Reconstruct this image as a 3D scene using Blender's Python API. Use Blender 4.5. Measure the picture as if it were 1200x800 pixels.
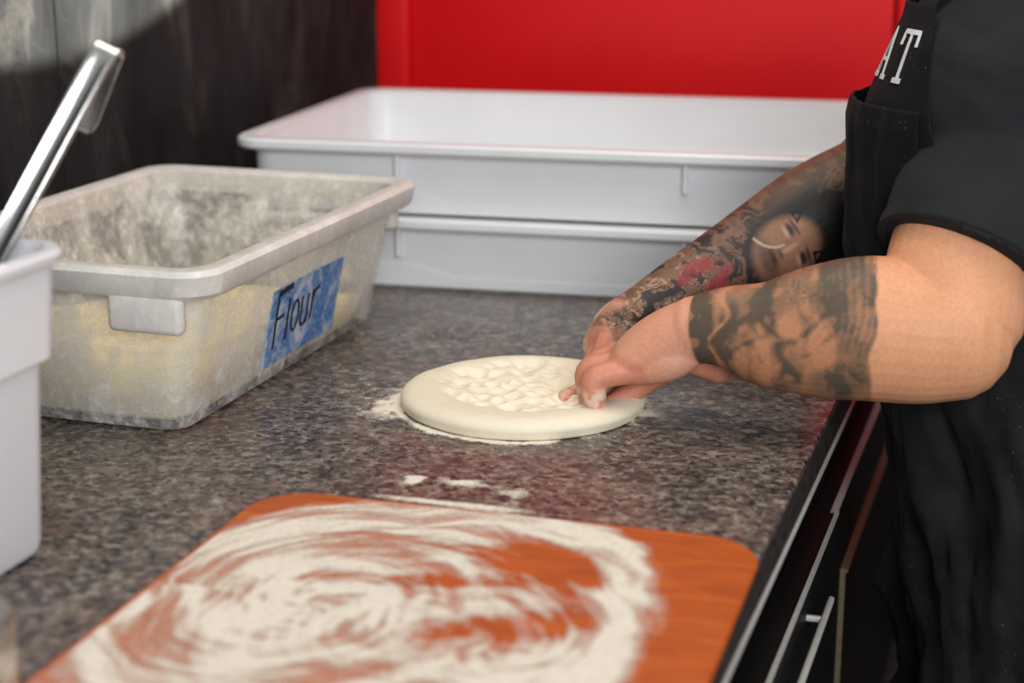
import bpy, bmesh, math, random
import numpy as np
from mathutils import Vector, Matrix

# ------------------------------------------------------------------ scene, camera, light
for o in list(bpy.data.objects):
    bpy.data.objects.remove(o)
scene = bpy.context.scene
COL = scene.collection
random.seed(7)

cam_data = bpy.data.cameras.new('camera')
cam = bpy.data.objects.new('camera', cam_data)
COL.objects.link(cam)
scene.camera = cam
cam_data.sensor_width = 36.0
cam_data.lens = 60.0
cam.location = (0.0, 0.0, 1.51)
cam.rotation_euler = (math.radians(90 - 15.11), 0, math.radians(18.172))
cam_data.dof.use_dof = True
cam_data.dof.focus_distance = 1.99
cam_data.dof.aperture_fstop = 2.6
cam_data.clip_start = 0.05

world = bpy.data.worlds.new('world')
scene.world = world
world.use_nodes = True
world.node_tree.nodes['Background'].inputs[0].default_value = (0.90, 0.95, 1.0, 1)
world.node_tree.nodes['Background'].inputs[1].default_value = 0.42

def area_light(name, loc, target, size, power, color):
    d = bpy.data.lights.new(name, 'AREA')
    d.shape = 'RECTANGLE'; d.size, d.size_y = size
    d.energy = power; d.color = color
    o = bpy.data.objects.new(name, d)
    COL.objects.link(o)
    o.location = loc
    o.rotation_euler = (Vector(target) - Vector(loc)).to_track_quat('-Z', 'Y').to_euler()
    return o
area_light('ceiling_light', (-0.45, 1.9, 2.75), (-0.5, 1.9, 0.9), (1.3, 1.3), 17.5, (1.0, 0.91, 0.78))
area_light('window_light', (1.1, -1.2, 2.3), (-0.5, 1.9, 0.95), (1.8, 1.6), 90, (0.97, 0.98, 1.0))
sp = bpy.data.lights.new('wall_spot', 'SPOT')
sp.energy = 2600; sp.spot_size = math.radians(50.4); sp.spot_blend = 0.03; sp.shadow_soft_size = 0.01
sp.color = (1.0, 0.95, 0.85)
spo = bpy.data.objects.new('wall_spot', sp); COL.objects.link(spo)
spo.location = (1.0, 2.10, 2.9)
spo.rotation_euler = (Vector((-1.37, 2.10, 2.50)) - Vector(spo.location)).to_track_quat('-Z', 'Y').to_euler()

scene.view_settings.view_transform = 'Standard'
scene.view_settings.look = 'None'
scene.view_settings.gamma = 1.0
scene.view_settings.use_curve_mapping = False
scene.view_settings.exposure = 0.0

# ------------------------------------------------------------------ noise in numpy
def _hash(i, j, k, seed):
    h = (i * 374761393 + j * 668265263 + k * 2147483647 + seed * 1274126177) & 0xFFFFFFFF
    h = ((h ^ (h >> 13)) * 1274126177) & 0xFFFFFFFF
    h = ((h ^ (h >> 16)) * 2246822519) & 0xFFFFFFFF
    return ((h ^ (h >> 15)) & 0xFFFFFF) / float(0xFFFFFF)
def vnoise(p, seed=0):
    p = np.asarray(p, float)
    i = np.floor(p).astype(np.int64); f = p - i
    f = f * f * (3 - 2 * f)
    r = 0
    for a in (0, 1):
        for b in (0, 1):
            for c in (0, 1):
                w = (f[:, 0] if a else 1 - f[:, 0]) * (f[:, 1] if b else 1 - f[:, 1]) * (f[:, 2] if c else 1 - f[:, 2])
                r = r + w * _hash(i[:, 0] + a, i[:, 1] + b, i[:, 2] + c, seed)
    return r
def fbm(p, octaves=4, seed=0):
    p = np.asarray(p, float); r = 0; amp = 0.5; tot = 0
    for o in range(octaves):
        r = r + amp * vnoise(p, seed + o * 17); tot += amp
        p = p * 2.03; amp *= 0.5
    return r / tot
def sstep(a, b, x):
    t = np.clip((x - a) / (b - a), 0, 1)
    return t * t * (3 - 2 * t)

# ------------------------------------------------------------------ materials
def rgb(r, g, b):
    f = lambda c: ((c / 255 + 0.055) / 1.055) ** 2.4 if c / 255 > 0.04045 else c / 255 / 12.92
    return (f(r), f(g), f(b), 1)
class Mat:
    def __init__(self, name, color=(.5, .5, .5, 1), rough=0.5, metal=0.0, spec=0.5):
        self.m = bpy.data.materials.new(name); self.m.use_nodes = True
        self.t = self.m.node_tree; self.n = self.t.nodes
        self.p = self.n['Principled BSDF']
        self.out = self.n['Material Output']
        self.p.inputs['Base Color'].default_value = color
        self.p.inputs['Roughness'].default_value = rough
        self.p.inputs['Metallic'].default_value = metal
        self.p.inputs['Specular IOR Level'].default_value = spec
    def node(self, kind, **kw):
        n = self.n.new(kind)
        for k, v in kw.items(): setattr(n, k, v)
        return n
    def link(self, a, b): self.t.links.new(a, b)
    def coord(self, scale=(1, 1, 1), rot=(0, 0, 0), world=False):
        mp = self.node('ShaderNodeMapping')
        mp.inputs['Scale'].default_value = scale; mp.inputs['Rotation'].default_value = rot
        if world:
            g = self.node('ShaderNodeNewGeometry'); self.link(g.outputs['Position'], mp.inputs['Vector'])
        else:
            tc = self.node('ShaderNodeTexCoord'); self.link(tc.outputs['Object'], mp.inputs['Vector'])
        return mp.outputs[0]
    def noise(self, scale, detail=4, rough=0.55, vec=None, dist=0):
        n = self.node('ShaderNodeTexNoise')
        n.inputs['Scale'].default_value = scale; n.inputs['Detail'].default_value = detail
        n.inputs['Roughness'].default_value = rough; n.inputs['Distortion'].default_value = dist
        self.link(vec if vec is not None else self.coord(), n.inputs['Vector'])
        return n.outputs['Fac']
    def ramp(self, fac, stops):
        r = self.node('ShaderNodeValToRGB'); e = r.color_ramp.elements
        while len(e) < len(stops): e.new(0.5)
        for i, (p, c) in enumerate(stops):
            e[i].position = p; e[i].color = c if len(c) == 4 else (*c, 1)
        self.link(fac, r.inputs[0]); return r.outputs[0]
    def vramp(self, fac, a, b, lo=0.0, hi=1.0):
        r = self.node('ShaderNodeMapRange'); r.clamp = True
        for k, v in zip(('From Min', 'From Max', 'To Min', 'To Max'), (a, b, lo, hi)): r.inputs[k].default_value = v
        self.link(fac, r.inputs['Value']); return r.outputs[0]
    def mix(self, fac, a, b, mode='MIX'):
        m = self.node('ShaderNodeMix', data_type='RGBA', blend_type=mode)
        for s, v in ((0, fac), (6, a), (7, b)):
            if hasattr(v, 'links'): self.link(v, m.inputs[s])
            else: m.inputs[s].default_value = v
        return m.outputs[2]
    def math(self, op, a, b=0.0):
        m = self.node('ShaderNodeMath', operation=op)
        for i, v in enumerate((a, b)):
            if hasattr(v, 'links'): self.link(v, m.inputs[i])
            else: m.inputs[i].default_value = v
        return m.outputs[0]
    def base(self, sock): self.link(sock, self.p.inputs['Base Color']); return self
    def rough(self, sock): self.link(sock, self.p.inputs['Roughness']); return self
    def bump(self, h, strength=0.3, dist=0.002):
        b = self.node('ShaderNodeBump'); b.inputs['Strength'].default_value = strength
        b.inputs['Distance'].default_value = dist
        self.link(h, b.inputs['Height']); self.link(b.outputs[0], self.p.inputs['Normal']); return self
    def attr(self, name): 
        a = self.node('ShaderNodeAttribute', attribute_name=name); return a
    def alpha(self, sock):
        self.link(sock, self.p.inputs['Alpha']); return self

def m_granite():
    M = Mat('granite', rough=0.22, spec=0.4)
    c = M.coord((1, 1, 1))
    n1 = M.noise(80, 6, 0.7, c, 0.4)
    n2 = M.noise(30, 4, 0.62, c, 0.8)
    n3 = M.noise(7, 3, 0.55, c, 0.5)
    base = M.ramp(n1, [(0.38, rgb(20, 20, 21)), (0.45, rgb(76, 71, 69)), (0.53, rgb(116, 107, 101)), (0.60, rgb(186, 172, 158))])
    tan = M.ramp(n2, [(0.38, rgb(52, 48, 48)), (0.5, rgb(112, 100, 92)), (0.60, rgb(156, 134, 114)), (0.70, rgb(98, 74, 66))])
    col = M.mix(0.45, base, tan)
    spk = M.vramp(M.noise(95, 4, 0.6, M.coord((1, 1.3, 1), (0, 0, 0.5)), 0.3), 0.55, 0.60)
    col = M.mix(M.math('MULTIPLY', spk, 0.88), col, rgb(22, 22, 25))
    red = M.vramp(n3, 0.5, 0.68, 0, 0.35)
    col = M.mix(red, col, rgb(104, 68, 58))
    col = M.mix(1.0, col, (0.80, 0.81, 0.82, 1), 'MULTIPLY')
    M.base(col)
    M.rough(M.vramp(M.noise(14, 4, 0.6, c), 0.35, 0.7, 0.20, 0.36))
    return M.m
def m_wall_dark():
    M = Mat('worn_black_panel', rough=0.75, spec=0.2)
    c = M.coord((1, 1, 0.35))
    n = M.noise(9, 6, 0.65, c, 0.4)
    col = M.ramp(n, [(0.33, rgb(20, 22, 23)), (0.55, rgb(38, 40, 41)), (0.75, rgb(74, 75, 75))])
    sm = M.vramp(M.noise(3.2, 5, 0.7, M.coord((1, 1, 0.7)), 1.2), 0.54, 0.74, 0, 0.5)
    M.base(M.mix(sm, col, rgb(92, 89, 84)))
    return M.m
def m_red():
    M = Mat('red_lacquer_panel', rough=0.42)
    n = M.noise(2.5, 3)
    M.base(M.ramp(n, [(0.3, rgb(226, 14, 20)), (0.7, rgb(238, 22, 26))]))
    return M.m
def m_plain(name, color, rough=0.5, metal=0.0, var=0.06, scale=30, spec=0.5, bump=0.0):
    M = Mat(name, color, rough, metal, spec)
    n = M.noise(scale, 4)
    lo = tuple(max(0, c * (1 - var)) for c in color[:3]) + (1,)
    hi = tuple(min(1, c * (1 + var)) for c in color[:3]) + (1,)
    M.base(M.ramp(n, [(0.3, lo), (0.7, hi)]))
    if bump: M.bump(n, bump, 0.001)
    return M.m
def m_fabric(name, lo, hi, scale=900, rough=0.9, dust=0.0):
    M = Mat(name, rough=rough, spec=0.2)
    n = M.noise(scale, 2); w = M.noise(14, 4)
    col = M.mix(M.vramp(w, 0.3, 0.7), lo, hi)
    if dust:
        d = M.vramp(M.noise(420, 1, 0.4), 0.74, 0.78)
        d = M.math('MULTIPLY', d, M.vramp(M.noise(6, 3), 0.4, 0.65, 0, dust))
        col = M.mix(d, col, rgb(190, 188, 180))
    M.base(col); M.bump(n, 0.25, 0.0008)
    M.p.inputs['Sheen Weight'].default_value = 0.02
    return M.m
def m_bin(name='cloudy_floured_plastic', dark=rgb(216, 214, 208), amin=0.24):
    # cloudy food-box plastic: partly see-through, smeared with dried flour
    M = Mat(name, rough=0.34, spec=0.4)
    c = M.coord()
    smear = M.vramp(M.noise(16, 6, 0.65, M.coord((1, 1, 0.6)), 0.3), 0.40, 0.66)
    fine = M.vramp(M.noise(75, 6, 0.75, c, 0.4), 0.48, 0.62)
    dirt = M.math('ADD', M.math('MULTIPLY', smear, 0.62), M.math('MULTIPLY', fine, 0.38))
    col = M.mix(dirt, dark, rgb(246, 243, 236))
    st = M.vramp(M.noise(34, 5, 0.7, c, 0.5), 0.62, 0.74, 0, 0.30)
    col = M.mix(st, col, rgb(182, 164, 134))
    M.base(col); M.bump(dirt, 0.25, 0.001)
    M.alpha(M.vramp(dirt, 0.1, 0.95, amin, 0.92))
    return M.m
def m_flour(name, gain, lo, hi, tint=rgb(236, 228, 212)):
    M = Mat(name, tint, 0.95, spec=0.1)
    a = M.attr('dust')
    n = M.noise(520, 3, 0.6); n2 = M.noise(150, 3, 0.6)
    d = M.math('ADD', a.outputs['Fac'], M.math('MULTIPLY', M.math('SUBTRACT', M.math('ADD', M.math('MULTIPLY', n, 0.6), M.math('MULTIPLY', n2, 0.4)), 0.5), gain))
    M.alpha(M.vramp(d, lo, hi, 0.0, 0.97))
    M.bump(n, 0.4, 0.001)
    return M.m
def m_skin():
    M = Mat('skin', rough=0.5, spec=0.35)
    a = M.attr('paint')
    n = M.noise(220, 3, 0.6)
    M.base(M.mix(1.0, a.outputs['Color'], M.ramp(n, [(0.3, (0.9, 0.9, 0.9, 1)), (0.7, (1.06, 1.06, 1.06, 1))]), 'MULTIPLY'))
    M.p.inputs['Subsurface Weight'].default_value = 0.06
    M.p.inputs['Subsurface Radius'].default_value = (0.01, 0.004, 0.002)
    M.bump(M.noise(420, 4, 0.65), 0.22, 0.0012)
    return M.m
def m_board():
    M = Mat('orange_board', rough=0.42)
    n = M.noise(14, 5, 0.6, M.coord((1, 7, 1)), 0.4)
    M.base(M.ramp(n, [(0.3, rgb(156, 68, 14)), (0.55, rgb(184, 86, 20)), (0.75, rgb(202, 104, 30))]))
    return M.m
def m_label():
    M = Mat('worn_blue_label', rough=0.6)
    w = M.vramp(M.noise(26, 6, 0.72, M.coord(), 0.8), 0.44, 0.64)
    f = M.vramp(M.noise(160, 4, 0.7), 0.5, 0.68)
    d = M.math('MAXIMUM', M.math('MULTIPLY', w, 0.9), M.math('MULTIPLY', f, 0.5))
    M.base(M.mix(d, rgb(56, 116, 176), rgb(206, 214, 222)))
    return M.m

MT = {
    'granite': m_granite(), 'wall': m_wall_dark(), 'red': m_red(),
    'white': m_plain('white_tray_plastic', rgb(226, 228, 231), 0.36, var=0.03, scale=9),
    'tub': m_plain('white_tub_plastic', rgb(222, 223, 226), 0.32, var=0.02, scale=9),
    'bin': m_bin(), 'bin_rim': m_bin('cloudy_floured_rim', rgb(218, 215, 209), 0.88), 'skin': m_skin(), 'board': m_board(), 'label': m_label(),
    'flour': m_flour('wiped_flour', 1.3, 0.10, 1.05), 'flour_loose': m_flour('loose_flour', 1.7, 0.28, 0.95),
    'flour_fill': m_plain('bulk_flour', rgb(246, 230, 180), 0.95, var=0.06, scale=60, spec=0.1, bump=0.4),
    'dough': m_plain('raw_dough', rgb(234, 224, 200), 0.62, var=0.025, scale=90, spec=0.35, bump=0.12),
    'steel': m_plain('brushed_steel', rgb(208, 205, 200), 0.22, 1.0, 0.08, 60),
    'steel_dull': m_plain('dull_steel_trim', rgb(165, 163, 158), 0.35, 1.0, 0.15, 90),
    'brass': m_plain('aged_brass_edge', rgb(120, 108, 84), 0.55, 0.4, 0.12, 90),
    'alu': m_plain('matt_aluminium', rgb(196, 194, 188), 0.55, 0.35, 0.1, 90),
    'black': m_plain('black_cabinet_laminate', rgb(16, 16, 17), 0.55, 0.0, 0.25, 12, 0.25),
    'slab_edge': m_plain('dark_stone_edge', rgb(54, 48, 45), 0.45, 0.0, 0.8, 110),
    'floor': m_plain('grey_quarry_floor', rgb(74, 68, 64), 0.6, 0.0, 0.2, 20),
    'shirt': m_fabric('charcoal_jersey', rgb(30, 31, 33), rgb(38, 39, 41)),
    'apron': m_fabric('black_cotton_twill', rgb(9, 9, 10), rgb(15, 15, 17), dust=0.35),
    'apron_skirt': m_fabric('lit_dusty_black_twill', rgb(20, 20, 22), rgb(36, 36, 38), dust=0.55),  # apron cloth with base lightened for light on the folds; speckle is flour dust
    'trouser': m_fabric('black_trouser_cloth', rgb(18, 18, 20), rgb(30, 30, 32)),
    'hair': m_fabric('dark_hair', rgb(24, 18, 15), rgb(40, 30, 24), 500, 0.6),
    'letter': m_plain('white_print', rgb(220, 220, 222), 0.7, var=0.05),
    'ink': m_plain('black_marker', rgb(26, 28, 36), 0.7, var=0.2),
    'eye': m_plain('eye_white', rgb(225, 220, 215), 0.2),
    'iris': m_plain('brown_iris', rgb(50, 32, 22), 0.2),
    'shoe': m_plain('black_leather', rgb(22, 22, 22), 0.5),
    'nail': m_plain('fingernail', rgb(222, 180, 165), 0.35),
}

# ------------------------------------------------------------------ object helpers
def mesh_obj(name, verts, faces, mat, parent=None, smooth=True, loc=None):
    me = bpy.data.meshes.new(name)
    me.from_pydata([tuple(v) for v in verts], [], [tuple(f) for f in faces])
    bm = bmesh.new(); bm.from_mesh(me)
    bmesh.ops.recalc_face_normals(bm, faces=bm.faces)
    bm.to_mesh(me); bm.free()
    return link(name, me, mat, parent, smooth, loc)
def link(name, me, mat, parent=None, smooth=True, loc=None):
    me.materials.clear(); me.materials.append(mat)
    for p in me.polygons: p.use_smooth = smooth
    o = bpy.data.objects.new(name, me); COL.objects.link(o)
    if parent: o.parent = parent
    if loc is not None: o.location = loc
    return o
def tag(o, label, cat=None, group=None, kind=None):
    o['label'] = label
    if cat: o['category'] = cat
    if group: o['group'] = group
    if kind: o['kind'] = kind
    return o
def empty(name, loc, rz=0):
    o = bpy.data.objects.new(name, None); COL.objects.link(o)
    o.location = loc; o.rotation_euler = (0, 0, rz); o.empty_display_size = 0.05
    return o
def sharp(o, ang=35):
    # flat shading across hard edges
    me = o.data
    bm = bmesh.new(); bm.from_mesh(me)
    for e in bm.edges:
        if len(e.link_faces) == 2 and e.calc_face_angle(0) > math.radians(ang): e.smooth = False
    bm.to_mesh(me); bm.free()
    return o
def box(name, lo, hi, mat, parent=None, bev=0.0, seg=2):
    bm = bmesh.new()
    bmesh.ops.create_cube(bm, size=1)
    lo, hi = Vector(lo), Vector(hi); c = (lo + hi) / 2; d = hi - lo
    for v in bm.verts: v.co = Vector((v.co.x * d.x, v.co.y * d.y, v.co.z * d.z)) + c
    if bev: bmesh.ops.bevel(bm, geom=list(bm.edges), offset=bev, segments=seg, profile=0.5, affect='EDGES')
    me = bpy.data.meshes.new(name); bm.to_mesh(me); bm.free()
    return sharp(link(name, me, mat, parent))
def rrect(cx, cy, hx, hy, r, z, n=6):
    pts = []
    for k, (sx, sy) in enumerate(((1, 1), (-1, 1), (-1, -1), (1, -1))):
        for i in range(n + 1):
            a = math.pi / 2 * (k + i / n)
            pts.append((cx + sx * (hx - r) + r * math.cos(a), cy + sy * (hy - r) + r * math.sin(a), z))
    return pts
def rings(name, rs, mat, parent=None, cap0=False, cap1=False, close=False, ang=35):
    n = len(rs[0]); v = [p for r in rs for p in r]; f = []
    m = len(rs)
    for i in range(m if close else m - 1):
        a, b = i * n, ((i + 1) % m) * n
        for j in range(n):
            k = (j + 1) % n
            f.append((a + j, a + k, b + k, b + j))
    if cap0: f.append(tuple(range(n))[::-1])
    if cap1: f.append(tuple((m - 1) * n + j for j in range(n)))
    return sharp(mesh_obj(name, v, f, mat, parent), ang)
def catmull(pts, k):
    P = [np.array(p, float) for p in pts]
    P = [2 * P[0] - P[1]] + P + [2 * P[-1] - P[-2]]
    out = []
    for i in range(1, len(P) - 2):
        for j in range(k):
            t = j / k
            a, b, c, d = P[i - 1], P[i], P[i + 1], P[i + 2]
            out.append(0.5 * (2 * b + (c - a) * t + (2 * a - 5 * b + 4 * c - d) * t * t + (3 * b - a - 3 * c + d) * t ** 3))
    out.append(P[-2]); return np.array(out)
def loft(path, rad, n=24, k=6, ref=(0.3, -0.95, 0), round_ends=True):
    """closed tapered tube: rad = (r_side, r_ref) pairs; returns verts, faces"""
    data = [list(p) + (list(r) if hasattr(r, '__len__') else [r, r]) for p, r in zip(path, rad)]
    D = catmull(data, k)
    P = D[:, :3]; R = D[:, 3:]
    T = np.gradient(P, axis=0); T /= np.linalg.norm(T, axis=1)[:, None] + 1e-12
    ref = np.array(ref, float)
    rows = []
    def ring(p, t, rs, rr):
        v = np.cross(t, ref); v /= np.linalg.norm(v); w = np.cross(v, t)
        a = np.linspace(0, 2 * math.pi, n, endpoint=False)
        return [p + v * rs * math.cos(x) + w * rr * math.sin(x) for x in a]
    if round_ends:
        for q in (82, 60, 38, 18):
            q = math.radians(q); m = min(R[0])
            rows.append(ring(P[0] - T[0] * m * math.sin(q), T[0], R[0][0] * math.cos(q), R[0][1] * math.cos(q)))
    for p, t, r in zip(P, T, R): rows.append(ring(p, t, r[0], r[1]))
    if round_ends:
        for q in (18, 38, 60, 82):
            q = math.radians(q); m = min(R[-1])
            rows.append(ring(P[-1] + T[-1] * m * math.sin(q), T[-1], R[-1][0] * math.cos(q), R[-1][1] * math.cos(q)))
    v = [x for r in rows for x in r]; f = []
    for i in range(len(rows) - 1):
        for j in range(n):
            kk = (j + 1) % n
            f.append((i * n + j, i * n + kk, (i + 1) * n + kk, (i + 1) * n + j))
    f.append(tuple(range(n))[::-1]); f.append(tuple((len(rows) - 1) * n + j for j in range(n)))
    return v, f
def ellipsoid(c, r, rot=None, nu=24, nv=14):
    v = []; f = []
    Rm = Matrix.Rotation(rot[0], 3, rot[1]) if rot else Matrix.Identity(3)
    for i in range(1, nv):
        th = math.pi * i / nv
        for j in range(nu):
            ph = 2 * math.pi * j / nu
            q = Rm @ Vector((r[0] * math.sin(th) * math.cos(ph), r[1] * math.sin(th) * math.sin(ph), r[2] * math.cos(th)))
            v.append((c[0] + q.x, c[1] + q.y, c[2] + q.z))
    for i in range(nv - 2):
        for j in range(nu):
            k = (j + 1) % nu
            f.append((i * nu + j, i * nu + k, (i + 1) * nu + k, (i + 1) * nu + j))
    f.append(tuple(range(nu))[::-1]); f.append(tuple((nv - 2) * nu + j for j in range(nu)))
    return v, f
def merge(parts):
    V = []; F = []
    for v, f in parts:
        o = len(V); V += list(v); F += [tuple(i + o for i in q) for q in f]
    return V, F
def remesh(name, parts, voxel, smooth_it, factor=0.5):
    V, F = merge(parts)
    me = bpy.data.meshes.new(name + '_tmp')
    me.from_pydata([tuple(map(float, v)) for v in V], [], F)
    bm = bmesh.new(); bm.from_mesh(me); bmesh.ops.recalc_face_normals(bm, faces=bm.faces); bm.to_mesh(me); bm.free()
    o = bpy.data.objects.new(name + '_tmp', me); COL.objects.link(o)
    r = o.modifiers.new('r', 'REMESH'); r.mode = 'VOXEL'; r.voxel_size = voxel
    if smooth_it:
        s = o.modifiers.new('s', 'SMOOTH'); s.factor = factor; s.iterations = smooth_it
    dg = bpy.context.evaluated_depsgraph_get(); dg.update()
    out = bpy.data.meshes.new_from_object(o.evaluated_get(dg))
    bpy.data.objects.remove(o); bpy.data.meshes.remove(me)
    out.name = name
    return out
def coords(me):
    a = np.empty(len(me.vertices) * 3); me.vertices.foreach_get('co', a); return a.reshape(-1, 3)
def set_coords(me, a): me.vertices.foreach_set('co', a.ravel()); me.update()
def set_color(me, name, c):
    at = me.color_attributes.new(name, 'FLOAT_COLOR', 'POINT')
    full = np.ones((len(c), 4)); full[:, :3] = c
    at.data.foreach_set('color', full.ravel())
def set_float(me, name, d):
    at = me.attributes.new(name, 'FLOAT', 'POINT'); at.data.foreach_set('value', np.asarray(d, float))

CT = 0.90          # counter top height
EDGE = -0.244      # front edge of the counter

# ------------------------------------------------------------------ the setting
fl = box('floor', (-1.6, -0.6, -0.05), (1.6, 3.5, 0.0), MT['floor']); fl['kind'] = 'structure'
fl['label'] = 'dull grey kitchen floor below the counter'; fl['category'] = 'floor'
wl = empty('wall_left', (-1.40, 1.5, 0)); tag(wl, 'worn black panelled wall beside the counter', 'wall', kind='structure')
seams = [-0.6, 0.95, 2.115, 2.72, 3.30]
for a, b in zip(seams[:-1], seams[1:]):
    box('panel', (0.0, a - 1.5 + 0.002, 0.0), (0.03, b - 1.5 - 0.002, 2.4), MT['wall'], wl, 0.002, 1)
box('backing', (-0.03, -2.1, 0), (0.0, 1.8, 2.4), MT['black'], wl)
wb = empty('wall_back', (0, 3.33, 0)); tag(wb, 'bright red panelled wall behind the white trays', 'wall', kind='structure')
box('backing', (-1.37, 0, 0.93), (1.6, 0.04, 2.4), MT['red'], wb)
box('lower_panel', (-1.37, -0.01, 0), (1.6, 0.04, 0.928), MT['black'], wb)
box('panel', (-1.300, -0.035, 0.93), (-0.332, 0, 2.4), MT['red'], wb, 0.006, 3)
box('corner_strip', (-1.37, -0.050, 0.93), (-1.302, 0, 2.4), MT['red'], wb, 0.006, 3)
box('panel', (-0.325, -0.035, 0.93), (0.7, 0, 2.4), MT['red'], wb, 0.006, 3)

# ------------------------------------------------------------------ counter
ctop = empty('granite_countertop', (-0.8, 1.3, CT - 0.04))
tag(ctop, 'long speckled brown and grey granite worktop dusted with flour', 'worktop')
slab = box('slab', (-0.57, -1.3, 0.0), (0.80 + EDGE, 1.975, 0.04), MT['granite'], ctop, 0.004, 2)
box('edge_trim', (0.80 + EDGE - 0.02, -1.3, -0.018), (0.80 + EDGE + 0.0025, 1.975, -0.010), MT['alu'], ctop, 0.002, 1)
box('front_edge', (0.80 + EDGE - 0.003, -1.3, -0.006), (0.80 + EDGE + 0.0012, 1.975, 0.0355), MT['slab_edge'], ctop, 0.001, 1)
box('underlay', (-0.57, -1.3, -0.02), (0.80 + EDGE - 0.012, 1.975, 0.0), MT['slab_edge'], ctop)

def cabinet(y0, y1, label, far):
    c = empty('counter_cabinet', (-0.8, (y0 + y1) / 2, 0)); h = (y1 - y0) / 2 - 0.002
    fx = 0.80 + EDGE - 0.030
    box('body', (-0.5, -h, 0.08), (fx, h, 0.839), MT['black'], c, 0.002, 1)
    box('plinth', (-0.5, -h, 0.0), (fx - 0.05, h, 0.08), MT['black'], c)
    if far:
        d = box('door', (fx, -h + 0.004, 0.10), (fx + 0.030, h - 0.004, 0.742), MT['black'], c, 0.003, 2)
        box('door_edge', (fx + 0.026, -h + 0.004, 0.740), (fx + 0.034, h - 0.004, 0.745), MT['alu'], d)
        box('door_edge', (fx + 0.030, -h + 0.004, 0.46), (fx + 0.033, -h + 0.0075, 0.740), MT['brass'], d)
        box('inset_panel', (fx + 0.030, -h + 0.115, 0.16), (fx + 0.034, h - 0.10, 0.622), MT['black'], d, 0.001, 1)
        box('inset_edge', (fx + 0.030, -h + 0.112, 0.622), (fx + 0.040, h - 0.10, 0.627), MT['brass'], d)
        box('inset_edge', (fx + 0.030, -h + 0.112, 0.44), (fx + 0.037, -h + 0.1155, 0.622), MT['brass'], d)
    else:
        d = box('drawer', (fx, -h + 0.004, 0.52), (fx + 0.036, h - 0.004, 0.750), MT['black'], c, 0.003, 2)
        box('drawer_edge', (fx + 0.034, -h + 0.004, 0.748), (fx + 0.0385, h - 0.004, 0.753), MT['alu'], d)
        box('handle', (fx + 0.052, -h + 0.30, 0.706), (fx + 0.059, h - 0.18, 0.714), MT['alu'], d, 0.002, 1)
        for yy in (-h + 0.36, h - 0.24):
            box('handle_post', (fx + 0.034, yy - 0.004, 0.706), (fx + 0.053, yy + 0.004, 0.713), MT['alu'], d, 0.002, 1)
        box('door', (fx, -h + 0.004, 0.10), (fx + 0.036, h - 0.004, 0.512), MT['black'], c, 0.003, 2)
        box('handle', (fx + 0.037, h - 0.28, 0.500), (fx + 0.045, h - 0.10, 0.507), MT['alu'], c, 0.002, 1)
    tag(c, label, 'cabinet')
cabinet(0.15, 2.03, 'black cabinet with a steel bar handle on its drawer under the granite counter', False)
cabinet(2.03, 3.26, 'black cabinet with a brass edged door beside the cook', True)

# ------------------------------------------------------------------ stacked dough trays
def dough_tray(z, label):
    t = empty('dough_tray', (-1.222, 2.362, z), math.radians(5.0))
    W, D, H = 0.955, 0.66, 0.1125
    cx, cy = W / 2, D / 2
    L = lambda inset, zz, r: rrect(cx, cy, W / 2 - inset, D / 2 - inset, r, zz)
    rings('body', [L(0.022, 0.0, 0.03), L(0.018, 0.004, 0.035), L(0.016, 0.02, 0.035), L(0.012, H - 0.012, 0.04), L(0.012, H - 0.002, 0.04),
                   L(0.016, H - 0.002, 0.037), L(0.018, 0.03, 0.034), L(0.03, 0.012, 0.03), L(0.06, 0.008, 0.02)],
          MT['white'], t, cap0=True, cap1=True)
    rings('rim', [L(0.012, H - 0.016, 0.04), L(-0.008, H - 0.016, 0.05), L(-0.012, H - 0.012, 0.053), L(-0.012, H - 0.003, 0.053), L(-0.008, H + 0.001, 0.05),
                  L(0.012, H + 0.001, 0.04), L(0.017, H - 0.003, 0.037)], MT['white'], t, close=True)
    for xx in (0.255, 0.695):
        box('rib', (xx - 0.004, 0.002, H - 0.062), (xx + 0.004, 0.016, H - 0.014), MT['white'], t, 0.002, 1)
        box('rib', (xx - 0.004, D - 0.016, H - 0.062), (xx + 0.004, D - 0.002, H - 0.014), MT['white'], t, 0.002, 1)
    for yy in (0.2, 0.46):
        box('rib', (0.002, yy - 0.004, H - 0.062), (0.016, yy + 0.004, H - 0.014), MT['white'], t, 0.002, 1)
    # raised stacking foot along the bottom of the front, stepped up near the corner
    prof = [(0.05, 0.004), (0.86, 0.004), (0.86, 0.040), (0.78, 0.040), (0.74, 0.020), (0.34, 0.020), (0.31, 0.030), (0.27, 0.038), (0.05, 0.040)]
    yf = lambda zz: 0.0185 - zz * 0.05
    n = len(prof)
    v = [(x, yf(zz) - 0.003, zz) for x, zz in prof] + [(x, yf(zz) + 0.006, zz) for x, zz in prof]
    f = [tuple(range(n)), tuple(range(2 * n - 1, n - 1, -1))] + [(i, (i + 1) % n, n + (i + 1) % n, n + i) for i in range(n)]
    mesh_obj('stacking_foot', v, f, MT['white'], t, smooth=False)
    return tag(t, label, 'tray', 'white plastic dough trays in a stack')
dough_tray(CT, 'white plastic dough tray standing on the granite, lower of the stack of two')
dough_tray(CT + 0.1145, 'open white plastic dough tray on top of another tray before the red wall')

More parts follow.
